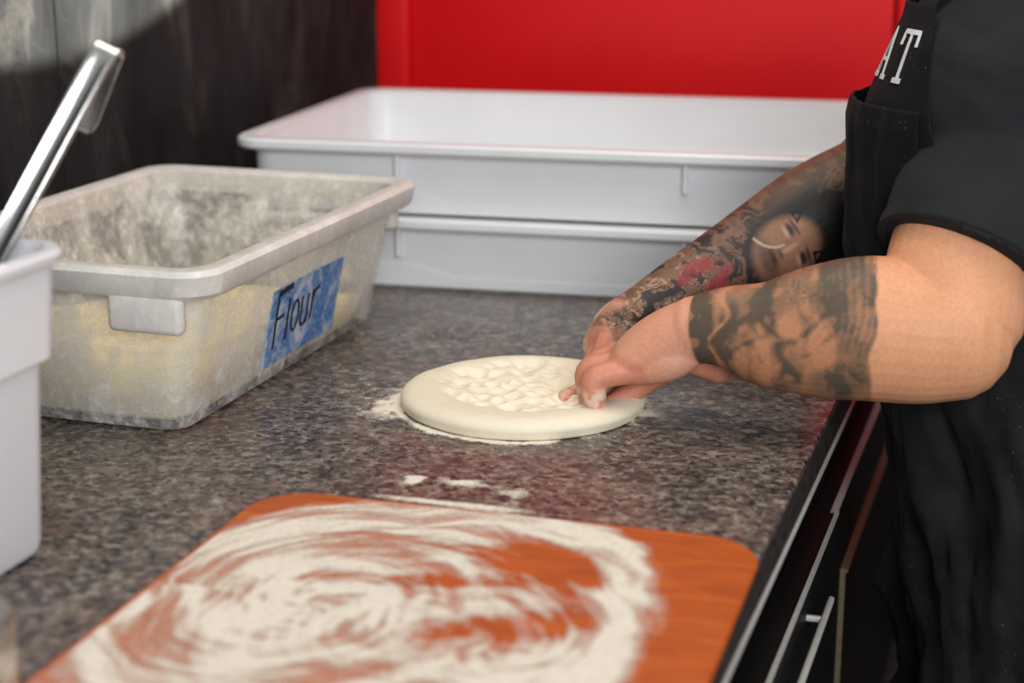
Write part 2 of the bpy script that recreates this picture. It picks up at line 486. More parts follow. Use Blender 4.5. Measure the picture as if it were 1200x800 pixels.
# ------------------------------------------------------------------ flour bin
BX, BY = -1.088, 1.926
bn = empty('flour_bin', (BX, BY, CT))
tag(bn, 'cloudy plastic flour bin smeared with flour, blue hand-lettered label on its side', 'bin')
BH = 0.200
def BL(hx, hy, r, z): return rrect(0, 0, hx, hy, r, z)
b0 = (0.153, 0.284); b1 = (0.192, 0.306)
def bl(k, z, r, off=0): return BL(b0[0] + (b1[0] - b0[0]) * k + off, b0[1] + (b1[1] - b0[1]) * k + off, r, z)
rings('body', [bl(0, 0, 0.022, -0.008), bl(0, 0.003, 0.026, -0.002), bl(0.03, 0.010, 0.028), bl(0.5, 0.1, 0.034), bl(0.92, BH - 0.02, 0.036), bl(1, BH - 0.004, 0.036),
               bl(1, BH - 0.004, 0.033, -0.004), bl(0.5, 0.1, 0.034, -0.004), bl(0.05, 0.016, 0.035, -0.004), bl(0.0, 0.006, 0.03, -0.02)],
      MT['bin'], bn, cap0=True, cap1=True)
rings('rim', [bl(1, BH - 0.034, 0.036, 0.001), bl(1, BH - 0.034, 0.040, 0.014), bl(1, BH - 0.028, 0.043, 0.020), bl(1, BH - 0.006, 0.045, 0.024), bl(1, BH, 0.042, 0.019),
              bl(1, BH + 0.001, 0.036, 0.004), bl(1, BH - 0.004, 0.034, -0.005), bl(1, BH - 0.012, 0.034, -0.004)], MT['bin_rim'], bn, close=True)
for s in (-1, 1):
    yb = s * (b1[1] - 0.002)
    hb = box('handle', (0.088, min(yb, yb + s * 0.020), BH - 0.074), (0.180, max(yb, yb + s * 0.020), BH - 0.030), MT['bin_rim'], bn, 0.008, 3)
# label on the long side
def side_x(y, z): return b0[0] + (b1[0] - b0[0]) * (z / BH)
def on_side(y, z, off): return (side_x(y, z) + off, y, z)
LY = BY
lab_poly = [(-0.088, 0.024), (-0.05, 0.0255), (0.0, 0.025), (0.06, 0.026), (0.1205, 0.0265), (0.1215, 0.07), (0.124, 0.125), (0.06, 0.1255), (-0.02, 0.125), (-0.084, 0.123), (-0.087, 0.07)]
n = len(lab_poly)
lv = [on_side(y, z, 0.0016) for y, z in lab_poly] + [on_side(y, z, -0.001) for y, z in lab_poly]
lf = [tuple(range(n)), tuple(range(2 * n - 1, n - 1, -1))] + [(i, (i + 1) % n, n + (i + 1) % n, n + i) for i in range(n)]
label = mesh_obj('label', lv, lf, MT['label'], bn, smooth=False)
label['label'] = 'worn blue label lettered Flour'
def stroke(pts, w, off=0.0024):
    V = []; F = []
    P = [Vector((y - 0.036, z)) for y, z in pts]
    for i, p in enumerate(P):
        d = (P[min(i + 1, len(P) - 1)] - P[max(i - 1, 0)]).normalized(); q = Vector((-d.y, d.x)) * w / 2
        for a in (p + q, p - q):
            V += [on_side(a.x, a.y, off), on_side(a.x, a.y, 0.001)]
    for i in range(len(P) - 1):
        a = i * 4; b = a + 4
        F += [(a, a + 2, b + 2, b), (a + 1, b + 1, b + 3, a + 3), (a, b, b + 1, a + 1), (a + 2, a + 3, b + 3, b + 2)]
    F += [(0, 1, 3, 2), (len(V) - 4, len(V) - 2, len(V) - 1, len(V) - 3)]
    return V, F
def arc(cy, cz, ry, rz, a0, a1, k=14):
    return [(cy + ry * math.cos(math.radians(a0 + (a1 - a0) * i / k)), cz + rz * math.sin(math.radians(a0 + (a1 - a0) * i / k))) for i in range(k + 1)]
S = [stroke([(-0.034, 0.118), (-0.034, 0.045)], 0.0042), stroke([(-0.034, 0.117), (-0.020, 0.119), (0.004, 0.121)], 0.0075), stroke([(-0.034, 0.084), (-0.012, 0.086)], 0.0042),
     stroke([(0.000, 0.105), (0.000, 0.050)], 0.0045), stroke(arc(0.022, 0.077, 0.010, 0.020, 0, 360), 0.0040),
     stroke([(0.040, 0.098), (0.040, 0.070)] + arc(0.049, 0.070, 0.009, 0.012, 180, 360) + [(0.058, 0.098)], 0.0040), stroke([(0.058, 0.095), (0.059, 0.058)], 0.0040),
     stroke([(0.072, 0.100), (0.072, 0.060)], 0.0042), stroke([(0.072, 0.086), (0.078, 0.097), (0.090, 0.101)], 0.0046)]
V, F = merge(S); mesh_obj('lettering', V, F, MT['ink'], label, smooth=False)

def heap(name, nx, ny, hx, hy, h0, amp, mat, loc):
    gx, gy = np.meshgrid(np.linspace(-1, 1, nx), np.linspace(-1, 1, ny))
    p = np.stack([gx.ravel() * hx, gy.ravel() * hy, np.zeros(nx * ny)], 1)
    cr = 1 - 0.075 * (np.abs(gx.ravel()) ** 10) * (np.abs(gy.ravel()) ** 10)
    p[:, 0] *= cr; p[:, 1] *= 1 - (1 - cr) * 0.6
    hh = h0 + amp * (fbm(p * 14 + 3, 4, 5) - 0.5) * 2 + 0.030 * gy.ravel() * -1.0
    V = [(a, b, c) for (a, b, _), c in zip(p, hh)] + [(a * 0.95, b * 0.965, 0.010) for a, b, _ in p]
    N = nx * ny; F = []
    for j in range(ny - 1):
        for i in range(nx - 1):
            q = j * nx + i
            F.append((q, q + 1, q + nx + 1, q + nx)); F.append((N + q, N + q + nx, N + q + nx + 1, N + q + 1))
    bd = [i for i in range(nx)] + [j * nx + nx - 1 for j in range(1, ny)] + [(ny - 1) * nx + i for i in range(nx - 2, -1, -1)] + [j * nx for j in range(ny - 2, 0, -1)]
    for a, b in zip(bd, bd[1:] + bd[:1]): F.append((a, N + a, N + b, b))
    return mesh_obj(name, V, F, mat, None, True, loc)
fh = heap('flour_heap', 40, 60, 0.152, 0.2805, 0.064, 0.012, MT['flour_fill'], (BX, BY, CT))
tag(fh, 'pale yellow flour filling the bottom of the cloudy bin', 'flour', kind='stuff')

# ------------------------------------------------------------------ white tub and steel ladle handle
tb = empty('plastic_tub', (-0.983, 1.165, CT))
tag(tb, 'white stepped plastic tub with a steel utensil leaning in it', 'tub')
def TL(hx, hy, r, z): return rrect(0, 0, hx, hy, r, z)
rings('body', [TL(0.090, 0.127, 0.02, 0), TL(0.096, 0.133, 0.026, 0.004), TL(0.099, 0.136, 0.028, 0.014), TL(0.106, 0.145, 0.03, 0.182), TL(0.107, 0.146, 0.03, 0.186), TL(0.115, 0.154, 0.034, 0.190),
               TL(0.121, 0.160, 0.036, 0.286), TL(0.115, 0.154, 0.033, 0.286), TL(0.110, 0.149, 0.03, 0.19), TL(0.103, 0.142, 0.028, 0.18), TL(0.095, 0.132, 0.025, 0.012), TL(0.08, 0.117, 0.02, 0.006)],
      MT['tub'], tb, cap0=True, cap1=True)
rings('rim', [TL(0.120, 0.159, 0.036, 0.278), TL(0.127, 0.166, 0.040, 0.279), TL(0.129, 0.168, 0.041, 0.286), TL(0.126, 0.165, 0.04, 0.291), TL(0.117, 0.156, 0.036, 0.291), TL(0.114, 0.153, 0.033, 0.286)],
      MT['tub'], tb, close=True)

def ladle():
    top = Vector((-0.8485, 1.3917, 1.3645)); low = Vector((-0.9088, 1.2773, 1.1850))
    d = (top - low).normalized()
    base = low + d * -0.29
    nrm = Vector((0.30, -0.90, 0.35)); nrm = (nrm - d * nrm.dot(d)).normalized()
    w = d.cross(nrm)
    root = empty('steel_ladle', base)
    # channel section strip with folded ribs
    sec = [(-0.0125, 0.0000), (-0.0112, 0.0032), (-0.0085, 0.0036), (-0.0055, 0.0008), (0.0, 0.0), (0.0055, 0.0008), (0.0085, 0.0036), (0.0112, 0.0032), (0.0125, 0.0)]
    L = (top - base).length
    path = [(Vector((0, 0, 0)), nrm, 1.0), (d * (L - 0.022), nrm, 1.0), (d * (L - 0.012), nrm, 0.35)]
    for i in range(7):
        a = math.pi * i / 6
        c = d * (L - 0.008) - nrm * 0.012
        path.append((c + nrm * 0.012 * math.cos(a) + d * 0.012 * math.sin(a), (nrm * math.cos(a) + d * math.sin(a)), 0.12))
    hk = (-d * 0.92 - nrm * 0.40).normalized(); e = path[-1][0]
    for q, ww in ((0.02, 1.0), (0.045, 1.0), (0.06, 0.98), (0.068, 0.8), (0.072, 0.45)):
        path.append((e + hk * q, -nrm, 0.10 if ww == 1 else 0.1))
    widths = [1.0] * (len(path) - 3) + [0.98, 0.8, 0.45]
    V = []; F = []; m = len(sec)
    for (p, nn, k), ws in zip(path, widths):
        for x, z in sec: V.append(p + w * x * ws + nn * z * k)
        for x, z in sec: V.append(p + w * x * ws + nn * (z * k - 0.0014))
    for i in range(len(path) - 1):
        a, b = i * 2 * m, (i + 1) * 2 * m
        for j in range(m - 1):
            F.append((a + j, a + j + 1, b + j + 1, b + j)); F.append((a + m + j, b + m + j, b + m + j + 1, a + m + j + 1))
        F.append((a, b, b + m, a + m)); F.append((a + m - 1, a + 2 * m - 1, b + 2 * m - 1, b + m - 1))
    e = (len(path) - 1) * 2 * m
    F.append(tuple(list(range(m)) + list(range(2 * m - 1, m - 1, -1)))); F.append(tuple(list(range(e, e + m)) + list(range(e + 2 * m - 1, e + m - 1, -1))))
    mesh_obj('handle', V, F, MT['steel'], root)
    # shallow bowl at the foot, down in the tub
    bowl = []
    for th, rr in ((0, 0.0), (25, 0), (50, 0), (75, 0), (90, 0)):
        a = math.radians(th)
        bowl.append([(0.040 * max(math.sin(a), 0.02) * math.cos(2 * math.pi * j / 24), 0.040 * max(math.sin(a), 0.02) * math.sin(2 * math.pi * j / 24), -0.030 * math.cos(a)) for j in range(24)])
    for th in (90, 60, 30, 2):
        a = math.radians(th)
        bowl.append([(0.038 * math.sin(a) * math.cos(2 * math.pi * j / 24), 0.038 * math.sin(a) * math.sin(2 * math.pi * j / 24), -0.028 * math.cos(a)) for j in range(24)])
    b = rings('bowl', bowl, MT['steel'], root, cap0=True, cap1=True)
    b.location = (0.0, 0.034, 0.006)
    tag(root, 'shiny steel ladle handle with a folded hook end leaning out of the white tub', 'ladle')
ladle()

def canister():
    c = empty('steel_shaker', (-0.752, 0.985, CT))
    R = 0.036; H = 0.085
    ring = lambda r, z: [(r * math.cos(2 * math.pi * j / 40), r * math.sin(2 * math.pi * j / 40), z) for j in range(40)]
    rings('body', [ring(R - 0.002, 0), ring(R, 0.002), ring(R, H - 0.02), ring(R - 0.002, H - 0.02), ring(R - 0.002, 0.004)], MT['steel'], c, cap0=True, cap1=True)
    rings('lid', [ring(R + 0.001, H - 0.024), ring(R + 0.0016, H - 0.006), ring(R - 0.001, H), ring(0.012, H + 0.003), ring(0.002, H + 0.003)], MT['steel_dull'], c, cap0=True, cap1=True)
    tag(c, 'small steel shaker standing beside the floured orange board', 'shaker')
canister()

# ------------------------------------------------------------------ floured board
BDX, BDY = -0.490, 1.225
bd = empty('pizza_board', (BDX, BDY, CT), math.radians(1.5))
tag(bd, 'orange rounded board covered in swirls of white flour', 'board')
bw, bh = 0.256, 0.278
rings('board', [rrect(0, 0, bw - 0.002, bh - 0.002, 0.058, 0, 12), rrect(0, 0, bw, bh, 0.06, 0.002, 12), rrect(0, 0, bw, bh, 0.06, 0.005, 12), rrect(0, 0, bw - 0.002, bh - 0.002, 0.058, 0.007, 12)],
      MT['board'], bd, cap0=True, cap1=True)

def dust_sheet(name, xs, ys, dens_fn, zbase, height, mat, cut=0.03):
    gx, gy = np.meshgrid(xs, ys); P = np.stack([gx.ravel(), gy.ravel(), np.zeros(gx.size)], 1)
    d = dens_fn(P)
    z = zbase + height * np.clip(d, 0, 1.2)
    nx, ny = len(xs), len(ys)
    idx = np.arange(nx * ny).reshape(ny, nx)
    q = np.stack([idx[:-1, :-1], idx[:-1, 1:], idx[1:, 1:], idx[1:, :-1]], -1).reshape(-1, 4)
    keep = d[q].max(1) > cut; q = q[keep]
    used = np.unique(q); mp = -np.ones(nx * ny, int); mp[used] = np.arange(len(used))
    V = np.stack([P[:, 0], P[:, 1], z], 1)[used]
    me = bpy.data.meshes.new(name); me.from_pydata(V.tolist(), [], mp[q].tolist())
    set_float(me, 'dust', d[used])
    return link(name, me, mat)
def board_density(P):
    # P in metres on the board, wiped round in circles by a hand
    x, y = P[:, 0], P[:, 1]
    wx = (fbm(P * 9 + 5, 3, 2) - 0.5) * 0.05; wy = (fbm(P * 9 + 25, 3, 3) - 0.5) * 0.05
    def swirl(cx, cy, ay, fr, seed, tw):
        dx, dy = x + wx - cx, (y + wy - cy) / ay
        r = np.sqrt(dx * dx + dy * dy); a = np.arctan2(dy, dx)
        q = np.stack([r * fr + tw * a, np.cos(a) * 1.3, np.sin(a) * 1.3], 1)
        return r, 0.6 * fbm(q, 3, seed) + 0.4 * fbm(q * np.array([3.1, 1.5, 1.5]), 2, seed + 9)
    r1, s1 = swirl(-0.10, 0.02, 1.15, 46, 11, 0.8)
    r2, s2 = swirl(0.07, -0.01, 1.3, 42, 31, -0.7)
    w = sstep(-0.06, 0.06, x - 0.03 + wx)
    s = s1 * (1 - w) + s2 * w
    st = 0.80 * s + 0.20 * fbm(np.stack([np.hypot(x + wx - 0.0, (y + wy) / 1.2) * 130, np.cos(np.arctan2(y, x)) * 2, np.sin(np.arctan2(y, x)) * 2], 1), 2, 77)
    d = sstep(0.37, 0.62, st) * 0.72 + 0.27
    # thick ridges pushed outwards
    ex, ey = (x + 0.038 + wx * 0.4) / 0.222, (y - 0.020 + wy * 0.4) / 0.262
    er = (np.abs(ex) ** 2.6 + np.abs(ey) ** 2.6) ** (1 / 2.6)
    d = d + 0.55 * np.exp(-((er - 0.93) / 0.09) ** 2) * (0.55 + 0.9 * fbm(P * 26, 3, 40)) * sstep(-0.25, 0.1, x)
    d = d * (1 - sstep(0.96, 1.10, er + 0.10 * (fbm(P * 30, 3, 50) - 0.5)))
    # bare comma and band scraped clean
    def bare(cx, cy, ang, lx, ly, k):
        c, sn = math.cos(ang), math.sin(ang)
        u = ((x + wx * .5 - cx) * c + (y + wy * .5 - cy) * sn) / lx; v = (-(x - cx) * sn + (y - cy) * c) / ly
        return k * np.exp(-(u * u + v * v) ** 1.5)
    d = d - bare(0.075, 0.155, -0.35, 0.070, 0.045, 0.75) - bare(0.075, 0.02, 0.5, 0.085, 0.030, 0.65) - bare(-0.03, 0.09, 0.25, 0.12, 0.014, 0.5)
    d = d + 0.55 * np.exp(-((x + 0.11 + wx) / 0.07) ** 2 - ((y - 0.03 + wy) / 0.10) ** 2) * s * 1.2
    # dusty lower left corner reaching the rim
    d = np.maximum(d, 0.85 * sstep(0.35, 0.7, fbm(P * 20 + 9, 3, 60)) * np.exp(-((x + 0.20) / 0.05) ** 2 - ((y + 0.19) / 0.12) ** 2))
    inside = (np.abs(x) < bw - 0.006) & (np.abs(y) < bh - 0.006)
    return np.where(inside, np.clip(d, 0, 1), 0)
fb = dust_sheet('flour_swirls', np.arange(-0.25, 0.2501, 0.002), np.arange(-0.272, 0.2721, 0.002), board_density, 0.0074, 0.0016, MT['flour'])
fb.location = (BDX, BDY, CT); fb.rotation_euler = (0, 0, math.radians(1.5))
tag(fb, 'white flour wiped in swirls over the orange board', 'flour', kind='stuff')

# ------------------------------------------------------------------ dough
DX, DY = -0.603, 1.876
def dough():
    nr, na = 110, 300
    rng = random.Random(3)
    dim = []
    tries = 0
    while tries < 6000:
        tries += 1
        xx, yy = rng.uniform(-.12, .12), rng.uniform(-.12, .12)
        if xx * xx + yy * yy > 0.112 ** 2: continue
        if all(((xx - q[0]) * 0.8) ** 2 + (yy - q[1]) ** 2 > 0.0165 ** 2 for q in dim):
            dim.append((xx, yy, rng.uniform(0.0075, 0.0135), rng.uniform(0.4, 1.0)))
    V = [(0, 0, 0)]; 
    A = np.linspace(0, 2 * math.pi, na, endpoint=False)
    Rr = np.linspace(0, 1, nr + 1)[1:]
    a, r = np.meshgrid(A, Rr); a = a.ravel(); r = r.ravel()
    oc = np.stack([np.cos(a) * 1.2, np.sin(a) * 1.2, np.zeros_like(a)], 1)
    RO = 0.147 * (1 + 0.030 * (fbm(oc + 4, 2, 8) - 0.5) * 2)
    rimh = 0.0245 + 0.004 * (fbm(oc * 2 + 9, 2, 3) - 0.5)
    rp = RO - 0.024
    # the top runs in to the crest of the rim; beyond it the side rolls over and under
    side = np.clip((r - 0.84) / 0.16, 0, 1)
    ang = side * math.radians(125)
    rad = np.where(r < 0.84, rp * r / 0.84, rp + 0.024 * np.sin(np.minimum(ang, math.pi / 2)) - 0.006 * np.clip(ang - math.pi / 2, 0, 1))
    x, y = rad * np.cos(a), rad * np.sin(a)
    P = np.stack([x, y, np.zeros_like(x)], 1)
    ri = np.hypot(x - 0.010, y - 0.010) / 0.113 + 0.10 * (fbm(P * 30, 2, 4) - 0.5)
    inn = sstep(1.06, 0.80, ri)
    pit = np.zeros_like(x)
    for dx, dy, dr, dk in dim:
        q = ((x - dx) ** 2 * 0.75 + ((y - dy) * 1.1) ** 2) / dr ** 2
        pit = np.maximum(pit, dk * np.exp(-q))
    z = rimh - inn * (0.0030 + 0.0125 * pit - 0.010 * (fbm(P * 32, 2, 6) - 0.5))
    zs = np.where(ang < math.pi / 2, rimh * (0.45 + 0.55 * np.cos(np.minimum(ang, math.pi / 2))), rimh * 0.45 * (1 - (ang - math.pi / 2) / math.radians(35)))
    z = np.where(r < 0.84, z, zs - inn * 0.002)
    V = [(0, 0, float(z[:na].mean()))] + [(float(i), float(j), float(max(k, 0.0012))) for i, j, k in zip(x, y, z)]
    F = [(0, 1 + j, 1 + (j + 1) % na) for j in range(na)]
    for i in range(nr - 1):
        for j in range(na):
            k = (j + 1) % na
            F.append((1 + i * na + j, 1 + (i + 1) * na + j, 1 + (i + 1) * na + k, 1 + i * na + k))
    F.append(tuple(1 + (nr - 1) * na + j for j in range(na))[::-1])
    o = mesh_obj('pizza_dough', V, F, MT['dough'], None, True, (DX, DY, CT))
    tag(o, 'round pale pizza dough with finger dimples and a puffy rim under the hands', 'dough')
dough()

# ------------------------------------------------------------------ flour on the granite
def counter_density(P):
    x, y = P[:, 0], P[:, 1]
    n = fbm(P * 28, 4, 70); n2 = fbm(P * 75, 3, 80)
    def blob(cx, cy, sx, sy, k, ang=0.0):
        c, s = math.cos(ang), math.sin(ang)
        u = ((x - cx) * c + (y - cy) * s) / sx; v = (-(x - cx) * s + (y - cy) * c) / sy
        return k * np.exp(-(u * u + v * v))
    r = np.hypot(x - DX, y - DY); a = np.arctan2(y - DY, x - DX)
    d = 0.42 * np.exp(-((r - 0.150) / 0.014) ** 2) * (0.15 + 0.85 * sstep(0.40, 0.62, n))
    d = d + 0.75 * np.exp(-((r - 0.150) / 0.006) ** 2) * sstep(-0.3, -0.7, np.sin(a + 0.5)) * (0.5 + n)
    d = d + blob(-0.745, 1.815, 0.035, 0.055, 0.85) * sstep(0.3, 0.6, n) * 1.1 + blob(-0.80, 1.88, 0.09, 0.11, 0.42) * sstep(0.42, 0.65, n2)
    d = d + blob(-0.447, 1.865, 0.028, 0.035, 0.75) * sstep(0.3, 0.55, n) + blob(-0.39, 1.85, 0.06, 0.05, 0.28) * sstep(0.4, 0.6, n2)
    d = d + blob(-0.628, 1.582, 0.015, 0.018, 1.15) * sstep(0.32, 0.56, n2) + blob(-0.575, 1.588, 0.026, 0.014, 0.8) * sstep(0.42, 0.58, n2)
    d = d + blob(-0.515, 1.568, 0.024, 0.040, 0.62) * (0.25 + 0.75 * sstep(0.35, 0.6, n2))
    d = d + blob(-0.565, 1.526, 0.085, 0.008, 0.95, 0.02) * (0.55 + n) + blob(-0.50, 1.512, 0.07, 0.006, 0.8, -0.10) * (0.5 + n)
    d = d + blob(-0.795, 1.455, 0.014, 0.050, 0.42, 0.25) * (0.3 + n) + blob(-0.775, 1.40, 0.02, 0.05, 0.25) * (0.3 + n2)
    d = d + blob(-0.80, 2.05, 0.02, 0.012, 0.6) * sstep(0.45, 0.6, n2) + blob(-0.72, 2.10, 0.02, 0.012, 0.5) * sstep(0.5, 0.62, n2)
    d = d + blob(-0.62, 1.66, 0.20, 0.10, 0.34) * sstep(0.46, 0.66, n2)
    return np.clip(d, 0, 1)
fc = dust_sheet('flour_dust', np.arange(-0.95, -0.30, 0.0025), np.arange(1.34, 2.16, 0.0025), counter_density, CT + 0.0003, 0.0011, MT['flour_loose'], 0.04)
tag(fc, 'loose white flour sprinkled on the granite around the dough', 'flour', kind='stuff')

# ------------------------------------------------------------------ the cook
CY = 2.11
person = empty('person', (0.05, CY, 0))
tag(person, 'person in a black t-shirt and apron with tattooed forearms pressing the dough', 'person')
NREF = (0.30, -0.93, 0.20)

near_arm = [((-0.0556, 2.1285, 1.3150), .080, .080), ((-0.0804, 2.0112, 1.1994), .080, .074), ((-0.1069, 1.9236, 1.1060), .078, .068), ((-0.1063, 1.8893, 1.0496), .079, .068)]
near_fore = [((-0.1059, 1.8796, 1.0267), .074, .068), ((-0.1403, 1.8719, 1.0277), .079, .070), ((-0.1936, 1.8659, 1.0298), .081, .069), ((-0.2446, 1.8616, 1.0237), .076, .063), ((-0.3014, 1.8595, 1.0166), .0625, .054), ((-0.3504, 1.8605, 1.0193), .048, .044), ((-0.3897, 1.8605, 1.0151), .038, .037)]
near_palm = [((-0.3770, 1.8614, 1.0149), .037, .036), ((-0.4050, 1.8631, 1.0071), .037, .037), ((-0.4377, 1.8669, 0.9891), .0345, .041), ((-0.4639, 1.8666, 0.9725), .028, .042), ((-0.4788, 1.8656, 0.9631), .021, .040)]
far_arm = [((-0.1354, 2.4211, 1.2860), .066, .066), ((-0.1876, 2.3333, 1.1908), .068, .064), ((-0.2419, 2.2318, 1.1264), .066, .064)]
far_fore = [((-0.2419, 2.2318, 1.1264), .067, .065), ((-0.3002, 2.1873, 1.0949), .068, .064), ((-0.3523, 2.1442, 1.0607), .064, .058), ((-0.4032, 2.0982, 1.0344), .053, .050), ((-0.4483, 2.0552, 1.0118), .043, .042), ((-0.4856, 2.0154, 0.9918), .035, .037), ((-0.5046, 1.9961, 0.9840), .031, .036)]
far_palm = [((-0.4932, 2.0067, 0.9889), .031, .037), ((-0.5114, 1.9930, 0.9809), .029, .040), ((-0.5226, 1.9780, 0.9717), .025, .042), ((-0.5299, 1.9653, 0.9623), .019, .041)]
near_fingers = {
    'little': [((-0.4335, 1.8681, 0.9696), .0150), ((-0.4594, 1.8417, 0.9642), .0150), ((-0.4960, 1.8232, 0.9567), .0150), ((-0.4972, 1.8212, 0.9356), .0140), ((-0.4931, 1.8257, 0.9161), .0095)],
    'ring': [((-0.4443, 1.8825, 0.9752), .0145), ((-0.4694, 1.8564, 0.9696), .0145), ((-0.5115, 1.8454, 0.9605), .0135), ((-0.5125, 1.8430, 0.9300), .0115), ((-0.5059, 1.8426, 0.9056), .0085)],
    'middle': [((-0.4749, 1.8818, 0.9696), .0145), ((-0.5121, 1.8735, 0.9602), .0130), ((-0.5167, 1.8654, 0.9294), .0110), ((-0.5139, 1.8566, 0.9028), .0085)],
    'index': [((-0.4782, 1.9067, 0.9690), .0145), ((-0.5098, 1.8999, 0.9585), .0130), ((-0.5151, 1.8898, 0.9290), .0110), ((-0.5141, 1.8722, 0.9044), .009)],
    'thumb': [((-0.4149, 1.9021, 0.9715), .022), ((-0.4470, 1.8967, 0.9439), .0165), ((-0.4736, 1.8799, 0.9230), .0135), ((-0.4954, 1.8494, 0.9099), .0115), ((-0.5159, 1.8267, 0.9073), .0085)],
    'edge': [((-0.3895, 1.8612, 1.0018), .026), ((-0.4175, 1.8548, 0.9807), .0275), ((-0.4461, 1.8492, 0.9674), .0215), ((-0.4640, 1.8440, 0.9621), .0160)],
    'thenar': [((-0.4105, 1.8902, 0.9823), .024), ((-0.3832, 1.8978, 0.9660), .021), ((-0.3692, 1.9000, 0.9574), .0165)],
}
far_fingers = {
    'index': [((-0.5145, 1.9401, 0.9711), .0140), ((-0.5222, 1.9188, 0.9396), .0128), ((-0.5323, 1.8948, 0.9206), .0105), ((-0.5477, 1.8709, 0.9154), .0096)],
    'middle': [((-0.5244, 1.9608, 0.9672), .0140), ((-0.5352, 1.9388, 0.9329), .0128), ((-0.5378, 1.9184, 0.9102), .0108), ((-0.5435, 1.9010, 0.9017), .0085)],
    'ring': [((-0.5304, 1.9831, 0.9643), .0140), ((-0.5380, 1.9648, 0.9278), .0125), ((-0.5388, 1.9451, 0.9057), .0105), ((-0.5428, 1.9286, 0.8980), .0085)],
    'little': [((-0.5312, 2.0067, 0.9638), .0135), ((-0.5369, 1.9924, 0.9315), .0115), ((-0.5363, 1.9754, 0.9095), .0098), ((-0.5394, 1.9591, 0.9017), .008)],
    'thumb': [((-0.4953, 1.9603, 0.9816), .0190), ((-0.4984, 1.9282, 0.9606), .0150), ((-0.5014, 1.9092, 0.9355), .0125), ((-0.5062, 1.8965, 0.9194), .009)],
}
def tub(L, n=32, k=8): return loft([q[0] for q in L], [(q[1], q[2]) if len(q) == 3 else q[1] for q in L], n, k, NREF)
parts = [tub(near_arm), tub(near_fore), tub(near_palm), tub(far_arm), tub(far_fore), tub(far_palm)]
for fs in (near_fingers, far_fingers):
    for kf, L in fs.items(): parts.append(tub(L, 20, 6))
# trunk, neck and head (leaning over the counter)
def cx_at(z): return float(np.interp(z, [0.0, 0.56, 0.84, 1.08, 1.26, 1.36, 1.46], [0.03, 0.025, -0.005, -0.070, -0.090, -0.085, -0.10]))
trunk = [((cx_at(z), CY, z), ry, rx) for z, ry, rx in ((0.86, .15, .11), (0.95, .165, .125), (1.08, .165, .13), (1.22, .17, .125), (1.32, .16, .10), (1.38, .10, .075))]
parts.append(loft([t[0] for t in trunk], [(t[1], t[2]) for t in trunk], 40, 6, (1, 0, 0)))
HX, HZ = -0.165, 1.575
parts.append(loft([(-0.085, CY, 1.36), (-0.115, CY, 1.44), (-0.135, CY, 1.51)], [(.068, .066), (.060, .060), (.060, .062)], 28, 5, (1, 0, 0)))
parts += [ellipsoid((HX + 0.012, CY, HZ + 0.030), (0.098, 0.077, 0.098)), ellipsoid((HX - 0.030, CY, HZ - 0.035), (0.066, 0.062, 0.072)), ellipsoid((HX - 0.070, CY, HZ - 0.088), (0.026, 0.030, 0.022)),
          ellipsoid((HX - 0.100, CY, HZ - 0.022), (0.018, 0.014, 0.014)), loft([(HX - 0.086, CY, HZ + 0.022), (HX - 0.103, CY, HZ - 0.018)], [(.008, .008), (.012, .012)], 14, 4, (0, 1, 0)),
          ellipsoid((HX - 0.088, CY, HZ - 0.056), (0.010, 0.026, 0.007)), ellipsoid((HX - 0.087, CY, HZ - 0.067), (0.010, 0.022, 0.007)), ellipsoid((HX - 0.078, CY, HZ + 0.034), (0.014, 0.052, 0.010))]
for s in (-1, 1): parts.append(ellipsoid((HX + 0.010, CY + s * 0.078, HZ - 0.002), (0.019, 0.009, 0.033)))
body = remesh('body', parts, 0.0021, 5, 0.5)

# skin colour, tattoos and flour painted per vertex
C = coords(body); N = len(C)
tipm = (C[:, 0] < EDGE + 0.01) & (C[:, 2] < CT + 0.003)      # finger pads flatten where they press through to the stone
C[tipm, 2] = CT + 0.003; set_coords(body, C)
skin = np.tile(np.array(rgb(222, 158, 118)[:3]), (N, 1))
n_ = fbm(C * 24, 3, 90)[:, None]
skin = skin * (0.90 + 0.2 * n_)
def arm_coords(L, k=10):
    P = catmull([list(q[0]) + [q[1]] for q in L], k); R = P[:, 3]; P = P[:, :3]
    T = np.gradient(P, axis=0); T /= np.linalg.norm(T, axis=1)[:, None]
    S = np.concatenate([[0], np.cumsum(np.linalg.norm(np.diff(P, axis=0), axis=1))])
    best = np.full(N, 1e9); s = np.zeros(N); t = np.zeros(N)
    ref = np.array(NREF)
    for i in range(len(P)):
        d = C - P[i]; dd = (d * d).sum(1); m = dd < best
        v = np.cross(T[i], ref); v /= np.linalg.norm(v)
        if v[2] < 0: v = -v
        best[m] = dd[m]; s[m] = S[i] + (d[m] @ T[i]); t[m] = d[m] @ v
    return np.sqrt(best), s, t, S[-1]
def lerp(c, col, m): return c + (np.array(col[:3]) - c) * np.clip(m, 0, 1)[:, None]
def spot(a, b, ca, cb, ra, rb, soft=0.35): return 1 - sstep(1 - soft, 1 + soft, np.sqrt(((a - ca) / ra) ** 2 + ((b - cb) / rb) ** 2))

